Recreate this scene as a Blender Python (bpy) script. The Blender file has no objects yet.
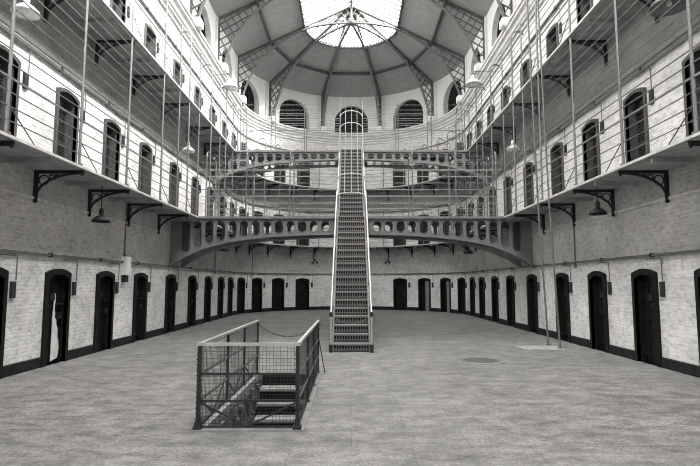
import bpy, bmesh, math, random
from mathutils import Vector, Matrix
random.seed(7)
S = bpy.context.scene
COL = S.collection
PI = math.pi
R, YC = 6.55, 28.7          # half width of the hall, centre of its round end
YB = -9.0                   # where the hall ends behind the camera
H1, H2, H3 = 4.16, 8.04, 12.05   # gallery floors and top of the cell walls
EAVE, RIDGE, RIM = 14.65, 17.8, 2.7
ROOF_R = R + 0.05
def roof_z(r): return RIDGE - (RIDGE - EAVE) * r / ROOF_R
ORD = ['first', 'second', 'third', 'fourth', 'fifth', 'sixth', 'seventh', 'eighth', 'ninth', 'tenth', 'eleventh',
       'twelfth', 'thirteenth', 'fourteenth', 'fifteenth', 'sixteenth']

# ------------------------------------------------------------------ materials
def newmat(name):
    m = bpy.data.materials.new(name); m.use_nodes = True
    nt = m.node_tree; b = nt.nodes['Principled BSDF']
    return m, nt, b
def grey(v, warm=1.0): return (v * 1.0, v * (1 - .004 * warm), v * (1 - .008 * warm), 1)
def N(nt, t, **kw):
    n = nt.nodes.new(t)
    for k, v in kw.items():
        if k in n.inputs: n.inputs[k].default_value = v
        else: setattr(n, k, v)
    return n
def paint(name, v, rough=.6, metal=0., var=.15, scale=6., bump=.15, bscale=30.):
    m, nt, b = newmat(name); L = nt.links.new
    b.inputs['Specular IOR Level'].default_value = .12 if v < .06 else .3
    tc = N(nt, 'ShaderNodeTexCoord')
    n = N(nt, 'ShaderNodeTexNoise', Scale=scale, Detail=6.)
    L(tc.outputs['Object'], n.inputs['Vector'])
    r = N(nt, 'ShaderNodeValToRGB')
    r.color_ramp.elements[0].position = .3; r.color_ramp.elements[1].position = .7
    r.color_ramp.elements[0].color = grey(v * (1 - var)); r.color_ramp.elements[1].color = grey(min(1, v * (1 + var)))
    L(n.outputs['Fac'], r.inputs['Fac']); L(r.outputs['Color'], b.inputs['Base Color'])
    if bump:
        n2 = N(nt, 'ShaderNodeTexNoise', Scale=bscale, Detail=4.)
        L(tc.outputs['Object'], n2.inputs['Vector'])
        bp = N(nt, 'ShaderNodeBump', Strength=bump, Distance=.02)
        L(n2.outputs['Fac'], bp.inputs['Height']); L(bp.outputs['Normal'], b.inputs['Normal'])
    b.inputs['Roughness'].default_value = rough; b.inputs['Metallic'].default_value = metal
    return m

def wall_mat():
    """painted brick: white limewash below the pipes, bare grey render above them"""
    m, nt, b = newmat('painted_brick'); L = nt.links.new
    uv = N(nt, 'ShaderNodeUVMap'); tc = N(nt, 'ShaderNodeTexCoord')
    sep = N(nt, 'ShaderNodeSeparateXYZ'); L(uv.outputs['UV'], sep.inputs[0])
    br = N(nt, 'ShaderNodeTexBrick', Scale=1.0)
    br.inputs['Brick Width'].default_value = .23; br.inputs['Row Height'].default_value = .078
    br.inputs['Mortar Size'].default_value = .007; br.inputs['Mortar Smooth'].default_value = .5
    br.inputs['Color1'].default_value = grey(1.0); br.inputs['Color2'].default_value = grey(.86)
    br.inputs['Mortar'].default_value = grey(.5)
    L(uv.outputs['UV'], br.inputs['Vector'])
    big = N(nt, 'ShaderNodeTexNoise', Scale=.9, Detail=7., Roughness=.65); L(tc.outputs['Object'], big.inputs['Vector'])
    fm = N(nt, 'ShaderNodeMapping'); fm.inputs['Scale'].default_value = (1, 1, 2.2); L(tc.outputs['Object'], fm.inputs['Vector'])
    fine = N(nt, 'ShaderNodeTexNoise', Scale=5., Detail=8., Roughness=.75); L(fm.outputs[0], fine.inputs['Vector'])
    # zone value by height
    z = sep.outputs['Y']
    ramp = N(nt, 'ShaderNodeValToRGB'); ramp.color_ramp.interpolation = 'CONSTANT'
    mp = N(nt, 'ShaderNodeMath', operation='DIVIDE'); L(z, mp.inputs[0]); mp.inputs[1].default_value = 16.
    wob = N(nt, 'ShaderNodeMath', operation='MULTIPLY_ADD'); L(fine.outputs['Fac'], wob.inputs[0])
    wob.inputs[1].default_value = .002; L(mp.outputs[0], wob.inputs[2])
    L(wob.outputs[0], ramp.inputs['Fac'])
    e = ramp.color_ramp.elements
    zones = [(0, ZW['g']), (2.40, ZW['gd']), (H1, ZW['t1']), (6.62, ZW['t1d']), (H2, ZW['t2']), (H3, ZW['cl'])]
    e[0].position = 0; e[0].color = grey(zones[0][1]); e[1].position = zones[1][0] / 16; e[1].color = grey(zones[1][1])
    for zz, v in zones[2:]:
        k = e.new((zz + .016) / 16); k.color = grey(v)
    # blotches
    r2 = N(nt, 'ShaderNodeValToRGB'); r2.color_ramp.elements[0].position = .32; r2.color_ramp.elements[1].position = .62
    r2.color_ramp.elements[0].color = grey(.66); r2.color_ramp.elements[1].color = grey(1.)
    L(big.outputs['Fac'], r2.inputs['Fac'])
    r3 = N(nt, 'ShaderNodeValToRGB'); r3.color_ramp.elements[0].position = .36; r3.color_ramp.elements[1].position = .52
    r3.color_ramp.elements[0].color = grey(.5); r3.color_ramp.elements[1].color = grey(1.)
    L(fine.outputs['Fac'], r3.inputs['Fac'])
    # the clerestory and the cornice are smooth plaster: the brick pattern stops below them
    low = N(nt, 'ShaderNodeMapRange'); L(z, low.inputs['Value'])
    low.inputs['From Min'].default_value = 11.2; low.inputs['From Max'].default_value = 12.1; low.inputs['To Min'].default_value = 1.; low.inputs['To Max'].default_value = .22
    def mul(a, c, f=1.):
        k = N(nt, 'ShaderNodeMixRGB', blend_type='MULTIPLY')
        q = N(nt, 'ShaderNodeMath', operation='MULTIPLY'); L(low.outputs[0], q.inputs[0]); q.inputs[1].default_value = f; L(q.outputs[0], k.inputs['Fac'])
        L(a, k.inputs['Color1']); L(c, k.inputs['Color2']); return k.outputs['Color']
    c = mul(ramp.outputs['Color'], br.outputs['Color'], .36)
    c = mul(c, r2.outputs['Color'], .85); c = mul(c, r3.outputs['Color'], .75)
    L(c, b.inputs['Base Color']); b.inputs['Roughness'].default_value = .8
    ad = N(nt, 'ShaderNodeMath', operation='MULTIPLY_ADD'); L(br.outputs['Fac'], ad.inputs[0]); ad.inputs[1].default_value = -.6
    L(fine.outputs['Fac'], ad.inputs[2])
    bp = N(nt, 'ShaderNodeBump', Strength=.7, Distance=.02); L(ad.outputs[0], bp.inputs['Height']); L(bp.outputs['Normal'], b.inputs['Normal'])
    q = N(nt, 'ShaderNodeMath', operation='MULTIPLY'); L(low.outputs[0], q.inputs[0]); q.inputs[1].default_value = .7; L(q.outputs[0], bp.inputs['Strength'])
    return m
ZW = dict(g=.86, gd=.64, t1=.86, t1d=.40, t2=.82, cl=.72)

def floor_mat():
    m, nt, b = newmat('worn_flagstone_floor'); L = nt.links.new
    tc = N(nt, 'ShaderNodeTexCoord')
    br = N(nt, 'ShaderNodeTexBrick', Scale=1.0)
    br.inputs['Brick Width'].default_value = 1.3; br.inputs['Row Height'].default_value = .65
    br.inputs['Mortar Size'].default_value = .012; br.inputs['Mortar Smooth'].default_value = .6
    br.inputs['Color1'].default_value = grey(1.); br.inputs['Color2'].default_value = grey(.9); br.inputs['Mortar'].default_value = grey(.66)
    L(tc.outputs['Object'], br.inputs['Vector'])
    n1 = N(nt, 'ShaderNodeTexNoise', Scale=.7, Detail=8., Roughness=.68); L(tc.outputs['Object'], n1.inputs['Vector'])
    mpg = N(nt, 'ShaderNodeMapping'); mpg.inputs['Scale'].default_value = (.9, 1.5, 1); L(tc.outputs['Object'], mpg.inputs['Vector'])
    n2 = N(nt, 'ShaderNodeTexNoise', Scale=2.6, Detail=12., Roughness=.8); L(mpg.outputs[0], n2.inputs['Vector'])
    n3 = N(nt, 'ShaderNodeTexNoise', Scale=26., Detail=8., Roughness=.85); L(tc.outputs['Object'], n3.inputs['Vector'])
    def ramp(src, p0, p1, v0, v1):
        r = N(nt, 'ShaderNodeValToRGB'); r.color_ramp.elements[0].position = p0; r.color_ramp.elements[1].position = p1
        r.color_ramp.elements[0].color = grey(v0); r.color_ramp.elements[1].color = grey(v1); L(src, r.inputs['Fac']); return r.outputs['Color']
    def mul(a, c, f=1.):
        k = N(nt, 'ShaderNodeMixRGB', blend_type='MULTIPLY'); k.inputs['Fac'].default_value = f
        L(a, k.inputs['Color1']); L(c, k.inputs['Color2']); return k.outputs['Color']
    c = ramp(n1.outputs['Fac'], .3, .7, FLOOR * .72, FLOOR * 1.2)
    c = mul(c, ramp(n2.outputs['Fac'], .38, .58, .38, 1.15), .95)
    c = mul(c, ramp(n3.outputs['Fac'], .36, .64, .45, 1.35), .95)
    c = mul(c, br.outputs['Color'], .8)
    L(c, b.inputs['Base Color'])
    r = ramp(n2.outputs['Fac'], .3, .7, .55, .85); L(r, b.inputs['Roughness'])
    ad = N(nt, 'ShaderNodeMath', operation='ADD'); L(n2.outputs['Fac'], ad.inputs[0]); L(n3.outputs['Fac'], ad.inputs[1])
    bp = N(nt, 'ShaderNodeBump', Strength=.5, Distance=.012); L(ad.outputs[0], bp.inputs['Height']); L(bp.outputs['Normal'], b.inputs['Normal'])
    return m
FLOOR = .235

def board_mat():
    m, nt, b = newmat('ceiling_boards'); L = nt.links.new
    uv = N(nt, 'ShaderNodeUVMap')
    w = N(nt, 'ShaderNodeTexWave', Scale=1.6, Distortion=.0); w.bands_direction = 'X'; w.wave_profile = 'SAW'
    L(uv.outputs['UV'], w.inputs['Vector'])
    r = N(nt, 'ShaderNodeValToRGB'); r.color_ramp.elements[0].position = .0; r.color_ramp.elements[1].position = .12
    r.color_ramp.elements[0].color = grey(.22); r.color_ramp.elements[1].color = grey(.36); L(w.outputs['Fac'], r.inputs['Fac'])
    tc = N(nt, 'ShaderNodeTexCoord'); n = N(nt, 'ShaderNodeTexNoise', Scale=3., Detail=8., Roughness=.7); L(tc.outputs['Object'], n.inputs['Vector'])
    r2 = N(nt, 'ShaderNodeValToRGB'); r2.color_ramp.elements[0].position = .3; r2.color_ramp.elements[1].position = .7
    r2.color_ramp.elements[0].color = grey(.8); r2.color_ramp.elements[1].color = grey(1.1); L(n.outputs['Fac'], r2.inputs['Fac'])
    k = N(nt, 'ShaderNodeMixRGB', blend_type='MULTIPLY'); k.inputs['Fac'].default_value = 1
    L(r.outputs['Color'], k.inputs['Color1']); L(r2.outputs['Color'], k.inputs['Color2']); L(k.outputs['Color'], b.inputs['Base Color'])
    b.inputs['Roughness'].default_value = .7
    return m
def glass_mat():
    m, nt, b = newmat('skylight_glass'); L = nt.links.new
    out = nt.nodes['Material Output']; nt.nodes.remove(b)
    t = N(nt, 'ShaderNodeBsdfTransparent'); t.inputs[0].default_value = (.93, .93, .92, 1)
    g = N(nt, 'ShaderNodeBsdfGlossy'); g.inputs['Roughness'].default_value = .1
    mx = N(nt, 'ShaderNodeMixShader'); mx.inputs[0].default_value = .05
    L(t.outputs[0], mx.inputs[1]); L(g.outputs[0], mx.inputs[2]); L(mx.outputs[0], out.inputs['Surface'])
    return m
M = dict(
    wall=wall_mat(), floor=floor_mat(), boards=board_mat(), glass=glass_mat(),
    black=paint('black_door_paint', .010, .45, var=.4, scale=9),
    frame=paint('dark_door_frame', .012, .5, var=.3),
    gate=paint('grey_iron_gate', .05, .5),
    stone_frame=paint('grey_stone_jamb', .075, .7, var=.25),
    void=paint('dark_cell_plaster', .012, .9, bump=0),  # near-black: painted shade of cells and stair holes, and stone step risers
    base=paint('black_skirting', .018, .6, var=.4),
    iron=paint('black_cast_iron', .03, .5),
    girder=paint('grey_painted_girder', .17, .5, var=.12, scale=3),
    girder2=paint('pale_painted_girder', .25, .5, var=.12, scale=3),
    rail=paint('galvanised_rail', .18, .4, metal=.3),
    wire=paint('steel_wire', .10, .6, metal=0., bump=0),
    deck=paint('gallery_slate', .33, .7, var=.25, scale=4),
    edge=paint('pale_slate_edge', .5, .7),
    stair=paint('stair_iron', .14, .45, metal=.2),
    tread=paint('stair_tread', .24, .5, metal=.2),
    riser=paint('stair_riser', .13, .5),
    bright=paint('polished_handrail', .42, .35, metal=.3, var=.06),
    white=paint('white_enamel', .75, .5, var=.08),
    cornice=paint('white_cornice', .6, .8, var=.12, scale=3),
    rib=paint('dark_roof_iron', .10, .5),
    riblow=paint('grey_roof_iron', .15, .45),
    purlin=paint('dark_timber_purlin', .07, .7),
    conduit=paint('grey_conduit', .13, .5),
    box=paint('dark_call_box', .04, .6),
    cage=paint('cage_iron', .05, .45, metal=.3),
    toprail=paint('pale_top_rail', .5, .4, metal=.3),
    patch=paint('pale_floor_patch', .3, .85, var=.15),
    bwire=paint('bright_wire', .34, .5, bump=0),
    concrete=paint('pale_concrete', .24, .85, var=.2),
    stepstone=paint('worn_stone_step', .24, .8, var=.25),
    rubble=paint('rubble_stone', .14, .9, var=.8, scale=7, bump=1., bscale=9),
    lid=paint('cast_iron_lid', .15, .6, var=.3, scale=20),
    pale=paint('splintered_pale_wood', .7, .7),
    greyleaf=paint('faded_grey_door', .20, .7),
    bars=paint('glazing_bar', .10, .5),
    pane=paint('dark_window_pane', .03, .35, bump=0),
)

# ------------------------------------------------------------------ mesh helper
class MB:
    def __init__(s): s.v = []; s.f = []; s.uv = []
    def face(s, pts, uv=None):
        i = len(s.v); s.v += [tuple(p) for p in pts]; s.f.append(list(range(i, i + len(pts)))); s.uv.append(uv)
    def box(s, x0, x1, y0, y1, z0, z1):
        P = [(x0, y0, z0), (x1, y0, z0), (x1, y1, z0), (x0, y1, z0), (x0, y0, z1), (x1, y0, z1), (x1, y1, z1), (x0, y1, z1)]
        i = len(s.v); s.v += P
        for q in ((3, 2, 1, 0), (4, 5, 6, 7), (0, 1, 5, 4), (1, 2, 6, 5), (2, 3, 7, 6), (3, 0, 4, 7)):
            s.f.append([i + k for k in q]); s.uv.append(None)
        return s
    def bar(s, p, q, w, h, up=(0, 0, 1)):
        p = Vector(p); q = Vector(q); d = (q - p).normalized(); u = Vector(up)
        if abs(d.dot(u)) > .98: u = Vector((0, 1, 0))
        a = d.cross(u).normalized(); b_ = a.cross(d).normalized()
        P = []
        for c in (p, q):
            P += [c - a * w / 2 - b_ * h / 2, c + a * w / 2 - b_ * h / 2, c + a * w / 2 + b_ * h / 2, c - a * w / 2 + b_ * h / 2]
        i = len(s.v); s.v += [tuple(x) for x in P]
        for k in ((0, 3, 2, 1), (4, 5, 6, 7), (0, 1, 5, 4), (1, 2, 6, 5), (2, 3, 7, 6), (3, 0, 4, 7)):
            s.f.append([i + j for j in k]); s.uv.append(None)
        return s
    def tube(s, pts, r, n=6, closed=False):
        pts = [Vector(p) for p in pts]; m = len(pts); rings = []
        nrm = None
        for k in range(m):
            a = pts[(k - 1) % m] if (closed or k > 0) else pts[k]
            b_ = pts[(k + 1) % m] if (closed or k < m - 1) else pts[k]
            d = (b_ - a).normalized()
            if nrm is None:
                nrm = d.cross(Vector((0, 0, 1)))
                if nrm.length < .05: nrm = d.cross(Vector((0, 1, 0)))
            nrm = (nrm - d * nrm.dot(d))
            if nrm.length < 1e-5: nrm = d.orthogonal()
            nrm.normalize(); t = d.cross(nrm)
            i = len(s.v)
            s.v += [tuple(pts[k] + (nrm * math.cos(2 * PI * (j + .5) / n) + t * math.sin(2 * PI * (j + .5) / n)) * r) for j in range(n)]
            rings.append(i)
        for k in range(m if closed else m - 1):
            a, b_ = rings[k], rings[(k + 1) % m]
            for j in range(n):
                s.f.append([a + j, a + (j + 1) % n, b_ + (j + 1) % n, b_ + j]); s.uv.append(None)
        if not closed:
            s.f.append([rings[0] + j for j in range(n)][::-1]); s.uv.append(None)
            s.f.append([rings[-1] + j for j in range(n)]); s.uv.append(None)
        return s
    def lathe(s, prof, c=(0, 0, 0), n=20):
        rings = []
        for r, z in prof:
            i = len(s.v); s.v += [(c[0] + r * math.cos(2 * PI * j / n), c[1] + r * math.sin(2 * PI * j / n), c[2] + z) for j in range(n)]; rings.append(i)
        for a, b_ in zip(rings, rings[1:]):
            for j in range(n): s.f.append([a + j, a + (j + 1) % n, b_ + (j + 1) % n, b_ + j]); s.uv.append(None)
        return s
    def prism(s, poly, fn, t0, t1):
        """poly: 2-D outline, fn(a, b, t) -> 3-D"""
        n = len(poly); i = len(s.v)
        s.v += [tuple(fn(a, b, t0)) for a, b in poly] + [tuple(fn(a, b, t1)) for a, b in poly]
        s.f.append([i + k for k in range(n)]); s.uv.append(None)
        s.f.append([i + n + k for k in range(n)][::-1]); s.uv.append(None)
        for k in range(n):
            s.f.append([i + k, i + n + k, i + n + (k + 1) % n, i + (k + 1) % n]); s.uv.append(None)
        return s
    def mesh(s, name, mat, fix=True, smooth=False):
        me = bpy.data.meshes.new(name); me.from_pydata(s.v, [], s.f)
        if any(s.uv):
            ul = me.uv_layers.new(name='UVMap'); k = 0
            for p, u in zip(me.polygons, s.uv):
                for j, li in enumerate(p.loop_indices):
                    if u: ul.data[li].uv = u[j]
        if fix and not any(s.uv):
            bm = bmesh.new(); bm.from_mesh(me); bmesh.ops.remove_doubles(bm, verts=bm.verts, dist=1e-5)
            bmesh.ops.recalc_face_normals(bm, faces=bm.faces); bm.to_mesh(me); bm.free()
        me.materials.append(M[mat])
        if smooth:
            for p in me.polygons: p.use_smooth = True
        return me
    def build(s, name, mat, parent=None, smooth=False):
        o = bpy.data.objects.new(name, s.mesh(name, mat, smooth=smooth)); COL.objects.link(o)
        if parent: o.parent = parent
        return o
def place_mesh(name, me, parent=None, loc=(0, 0, 0), rz=0):
    o = bpy.data.objects.new(name, me); COL.objects.link(o); o.location = loc; o.rotation_euler = (0, 0, rz)
    if parent: o.parent = parent
    return o
def tag(o, label, cat, group=None, kind=None):
    o['label'] = label; o['category'] = cat
    if group: o['group'] = group
    if kind: o['kind'] = kind
    return o
def thing(name, label, cat, loc=(0, 0, 0), rz=0, group=None, kind=None):
    o = bpy.data.objects.new(name, None); COL.objects.link(o); o.location = loc; o.rotation_euler = (0, 0, rz)
    o.empty_display_size = .2
    return tag(o, label, cat, group, kind)
def struct(o, label=None, cat=None):
    o['kind'] = 'structure'
    if label: o['label'] = label; o['category'] = cat
    return o
def dup(root, loc, rz, label, name=None):
    r = root.copy(); COL.objects.link(r); r.location = loc; r.rotation_euler = (0, 0, rz); r['label'] = label
    if name: r.name = name
    for ch in list(root.children):
        c = ch.copy(); COL.objects.link(c); c.parent = r
        for g in ch.children:
            d = g.copy(); COL.objects.link(d); d.parent = c
    return r

# ------------------------------------------------------------------ plan of the hall
def P(side, s, d, z):
    if side == 'left': return (-(R + d), s, z)
    if side == 'right': return (R + d, s, z)
    a = s / R
    return ((R + d) * math.sin(a), YC + (R + d) * math.cos(a), z)
def place(side, s):
    x, y, _ = P(side, s, 0, 0)
    rz = PI / 2 if side == 'left' else -PI / 2 if side == 'right' else -s / R
    return x, y, rz
def U(o, n=72, y0=YB, y1=YC, parts=('left', 'apse', 'right')):
    """horse-shoe path a distance o in from the walls"""
    r = R - o; p = []
    if 'left' in parts: p += [(-r, y) for y in (y0, y1)]
    if 'apse' in parts: p += [(r * math.sin(-PI / 2 + PI * k / n), YC + r * math.cos(-PI / 2 + PI * k / n)) for k in range(1, n)]
    if 'right' in parts: p += [(r, y) for y in (y1, y0)]
    return p
def sweepU(mb, prof, **kw):
    """sweep a closed (o, z) profile round the horse-shoe"""
    paths = [U(o, **kw) for o, z in prof]; n = len(prof); m = len(paths[0]); i = len(mb.v)
    for k in range(m):
        for j, (o, z) in enumerate(prof): mb.v.append((paths[j][k][0], paths[j][k][1], z))
    for k in range(m - 1):
        for j in range(n):
            a = i + k * n + j; b_ = i + k * n + (j + 1) % n
            mb.f.append([a, b_, b_ + n, a + n]); mb.uv.append(None)
    mb.f.append([i + j for j in range(n)]); mb.uv.append(None)
    mb.f.append([i + (m - 1) * n + j for j in range(n)][::-1]); mb.uv.append(None)
    return mb
def sq(o, z, w, h=None):
    h = h or w
    return [(o - w / 2, z - h / 2), (o + w / 2, z - h / 2), (o + w / 2, z + h / 2), (o - w / 2, z + h / 2)]

DOOR_Y = [9.41, 11.64, 13.88, 16.21, 18.9, 21.47, 23.8, 26.15, 28.22]
APSE_DEG = [77, 61.5, 45.5, 29.5]
DW, DH, DR = .40, 1.88, .1      # half width, springing and rise of a cell door opening
WIN_STR = [17.83, 22.18, 26.53]; WIN_DEG = [-72, -36, 0, 36, 72]
WHW, WSILL, WSPR = 1.15, 12.12, 12.92

def holes(side):
    hs = []
    ds = DOOR_Y if side != 'apse' else [R * math.radians(a) for a in sorted([-q for q in APSE_DEG] + APSE_DEG)]
    ws = WIN_STR if side != 'apse' else [R * math.radians(a) for a in WIN_DEG]
    for zf in (0, H1, H2):
        hs.append((zf, [(s, DW, zf, zf + DH, DR, .5) for s in ds]))
    hs.append((H3, [(s, WHW, WSILL, WSPR, WHW, .7) for s in ws]))
    return hs
def wall(name, side, s0, s1):
    mb = MB(); tops = [H1, H2, H3, EAVE + .03]
    step = .4 if side == 'apse' else 3.
    for (z0, hs), z1 in zip(holes(side), tops):
        cuts = [s0]
        for (s, hw, *_r) in sorted(hs): cuts += [s - hw, s + hw]
        cuts.append(s1)
        for k in range(0, len(cuts), 2):
            a, b_ = cuts[k], cuts[k + 1]; n = max(1, math.ceil((b_ - a) / step))
            for j in range(n):
                u0 = a + (b_ - a) * j / n; u1 = a + (b_ - a) * (j + 1) / n
                q = [(u0, z0), (u1, z0), (u1, z1), (u0, z1)]
                mb.face([P(side, u, 0, z) for u, z in q], q)
        for (s, hw, zb, zs, rise, dep) in hs:
            n = 12
            def top(t): return zs + rise * (math.sqrt(max(0, 1 - t * t)) if rise > .5 else 1 - t * t)
            ts = [-math.cos(PI * j / n) for j in range(n + 1)]
            for t0, t1 in zip(ts, ts[1:]):
                u0, u1 = s + hw * t0, s + hw * t1
                q = [(u0, top(t0)), (u1, top(t1)), (u1, z1), (u0, z1)]
                mb.face([P(side, u, 0, z) for u, z in q], q)
                mb.face([P(side, u0, 0, top(t0)), P(side, u1, 0, top(t1)), P(side, u1, dep, top(t1)), P(side, u0, dep, top(t0))],
                        [(u0, top(t0)), (u1, top(t1)), (u1, top(t1)), (u0, top(t0))])
                if zb > z0 + .01:
                    q = [(u0, z0), (u1, z0), (u1, zb), (u0, zb)]
                    mb.face([P(side, u, 0, z) for u, z in q], q)
                mb.face([P(side, u0, 0, zb), P(side, u1, 0, zb), P(side, u1, dep, zb), P(side, u0, dep, zb)],
                        [(u0, zb), (u1, zb), (u1, zb), (u0, zb)])
            for t in (-1, 1):
                u = s + hw * t
                mb.face([P(side, u, 0, zb), P(side, u, dep, zb), P(side, u, dep, zs), P(side, u, 0, zs)],
                        [(u, zb), (u + .3, zb), (u + .3, zs), (u, zs)])
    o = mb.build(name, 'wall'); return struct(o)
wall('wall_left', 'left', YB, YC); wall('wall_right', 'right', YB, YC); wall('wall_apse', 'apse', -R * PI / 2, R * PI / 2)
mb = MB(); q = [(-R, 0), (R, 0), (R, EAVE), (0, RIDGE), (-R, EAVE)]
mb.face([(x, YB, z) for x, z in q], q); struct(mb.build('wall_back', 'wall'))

# floor with the stairwell cut out
HX0, HX1, HY0, HY1 = -1.78, -.70, 6.56, 10.35
mb = MB()
xs = [-R - .6, HX0, HX1, R + .6]; ys = [YB, HY0, HY1, YC + R + .6]
for i in range(3):
    for j in range(3):
        if (i, j) == (1, 1): continue
        mb.face([(xs[i], ys[j], 0), (xs[i + 1], ys[j], 0), (xs[i + 1], ys[j + 1], 0), (xs[i], ys[j + 1], 0)])
struct(mb.build('floor', 'floor'))
# walls of the pit under the opening
mb = MB(); zb = -2.6
mb.box(HX0 - .3, HX0, HY0 - .3, HY1 + .3, zb, -.09); mb.box(HX1, HX1 + .3, HY0 - .3, HY1 + .3, zb, -.09)
mb.box(HX0, HX1, HY0 - .3, HY0, zb, -.09); mb.box(HX0 - .13, HX1 + .13, HY1, HY1 + .3, zb, -.003); mb.box(HX0, HX1, HY0, HY1, zb - .1, zb)
for k in range(130):     # rough projecting stones
    y = random.uniform(HY0 + .1, HY1 - .2); z = random.uniform(-1.5, -.12); w = random.uniform(.06, .16); h = random.uniform(.04, .09)
    mb.box(HX0 - .02, HX0 + random.uniform(.015, .05), y - w / 2, y + w / 2, z - h / 2, z + h / 2)
struct(mb.build('wall_stairwell', 'rubble'))
mb = MB()
mb.box(HX0 - .13, HX0, HY0 - .13, HY1 + .1, -.09, .012); mb.box(HX1, HX1 + .13, HY0 - .13, HY1 + .1, -.09, .012); mb.box(HX0, HX1, HY0 - .13, HY0, -.09, .012)
struct(mb.build('trim_1', 'concrete'))

# skirtings, interrupted by the door frames
FW = DW + .095
for side in ('left', 'right', 'apse'):
    ds = DOOR_Y if side != 'apse' else [R * math.radians(a) for a in sorted([-q for q in APSE_DEG] + APSE_DEG)]
    s0, s1 = (YB, YC) if side != 'apse' else (-R * PI / 2, R * PI / 2)
    cuts = [s0]
    for s in ds: cuts += [s - FW, s + FW]
    cuts.append(s1); mb = MB()
    for k in range(0, len(cuts), 2):
        a, b_ = cuts[k], cuts[k + 1]; n = max(1, math.ceil((b_ - a) / (.4 if side == 'apse' else 50)))
        if b_ - a < .02: continue
        for j in range(n):
            u0 = a + (b_ - a) * j / n; u1 = a + (b_ - a) * (j + 1) / n
            p = [P(side, u0, -.03, 0), P(side, u1, -.03, 0), P(side, u1, -.03, .2), P(side, u0, -.03, .2)]
            mb.face(p); mb.face([p[3], p[2], P(side, u1, 0, .22), P(side, u0, 0, .22)])
            mb.face([p[0], p[3], P(side, u0, 0, .22), P(side, u0, 0, 0)]); mb.face([p[1], p[2], P(side, u1, 0, .22), P(side, u1, 0, 0)])
    struct(mb.build('baseboard_' + side, 'base'))

# string course and cornice
mb = MB(); sweepU(mb, [(0, 3.48), (.035, 3.48), (.035, 3.53), (0, 3.56)]); struct(mb.build('trim_2', 'wall'))
mb = MB(); sweepU(mb, [(0, 11.3), (.06, 11.3), (.06, 11.42), (.13, 11.46), (.13, 11.56), (.2, 11.62), (.24, 11.74), (.34, 11.8), (.34, 11.9), (.4, 11.93), (.4, 12.03), (0, 12.06)])
struct(mb.build('trim_3', 'cornice'), 'white moulded cornice curving round the hall below the arched windows', 'cornice')

# ------------------------------------------------------------------ roof
RIB_DEG = [-90, -54, -18, 18, 54, 90]; TRUSS_Y = [24.35, 20.0, 15.65]
def roof_sheet(r0, r1, name, mat):
    mb = MB()
    z0, z1 = roof_z(r0), roof_z(r1)
    L_ = math.hypot(r1 - r0, z1 - z0)
    for sx in (-1, 1):
        q = [(sx * r0, YB, z0), (sx * r1, YB, z1), (sx * r1, YC, z1), (sx * r0, YC, z0)]
        mb.face(q, [(YB, 0), (YB, L_), (YC, L_), (YC, 0)])
    n = 60
    for k in range(n):
        a0 = -PI / 2 + PI * k / n; a1 = a0 + PI / n
        f = lambda r, a, z: (r * math.sin(a), YC + r * math.cos(a), z)
        pts = [f(r0, a0, z0), f(r1, a0, z1), f(r1, a1, z1), f(r0, a1, z0)]
        uv = [(a0 * 5, 0), (a0 * 5, L_), (a1 * 5, L_), (a1 * 5, 0)]
        if r0 < .01: pts = pts[1:3] + [pts[0]]; uv = uv[1:3] + [uv[0]]
        mb.face(pts, uv)
    return mb.build(name, mat)
struct(roof_sheet(RIM, ROOF_R + .1, 'ceiling', 'boards'))
sky = thing('skylight', 'long glazed skylight with rounded end along the ridge of the roof', 'skylight', (0, YC, RIDGE), kind='structure')
def under(o, par): 
    o.parent = par; o.matrix_parent_inverse = Matrix.Translation(-Vector(par.location)); return o
under(roof_sheet(.0, RIM, 'glass', 'glass'), sky)
mb = MB(); zr = roof_z(RIM)
pth = [(-RIM, YB), (-RIM, YC)] + [(RIM * math.sin(-PI / 2 + PI * k / 40), YC + RIM * math.cos(-PI / 2 + PI * k / 40)) for k in range(1, 40)] + [(RIM, YC), (RIM, YB)]
mb.tube([(x, y, zr - .05) for x, y in pth], .08, 4)
for k in range(1, 40, 1):
    a = -PI / 2 + PI * k / 40
    mb.box(*(lambda x, y: (x - .04, x + .04, y - .04, y + .04))((RIM - .12) * math.sin(a), YC + (RIM - .12) * math.cos(a)), zr - .02, zr + .05)
under(mb.build('rim', 'rib'), sky)
mb = MB(); mb.box(-.06, .06, YB, YC, RIDGE - .14, RIDGE - .01); under(mb.build('ridge_beam', 'rib'), sky)
nb = 0
y = YC
while y > 8:
    for sx in (-1, 1):
        mb = MB(); mb.bar((sx * .03, y, RIDGE - .05), (sx * RIM, y, zr - .03), .06, .09)
        under(mb.build('glazing_bar', 'bars'), sky)
    y -= .43
for k in range(1, 20):
    a = -PI / 2 + PI * k / 20
    mb = MB(); mb.bar((.3 * math.sin(a), YC + .3 * math.cos(a), roof_z(.3) - .04), (RIM * math.sin(a), YC + RIM * math.cos(a), zr - .03), .045, .07)
    under(mb.build('glazing_bar', 'bars'), sky)

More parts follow.
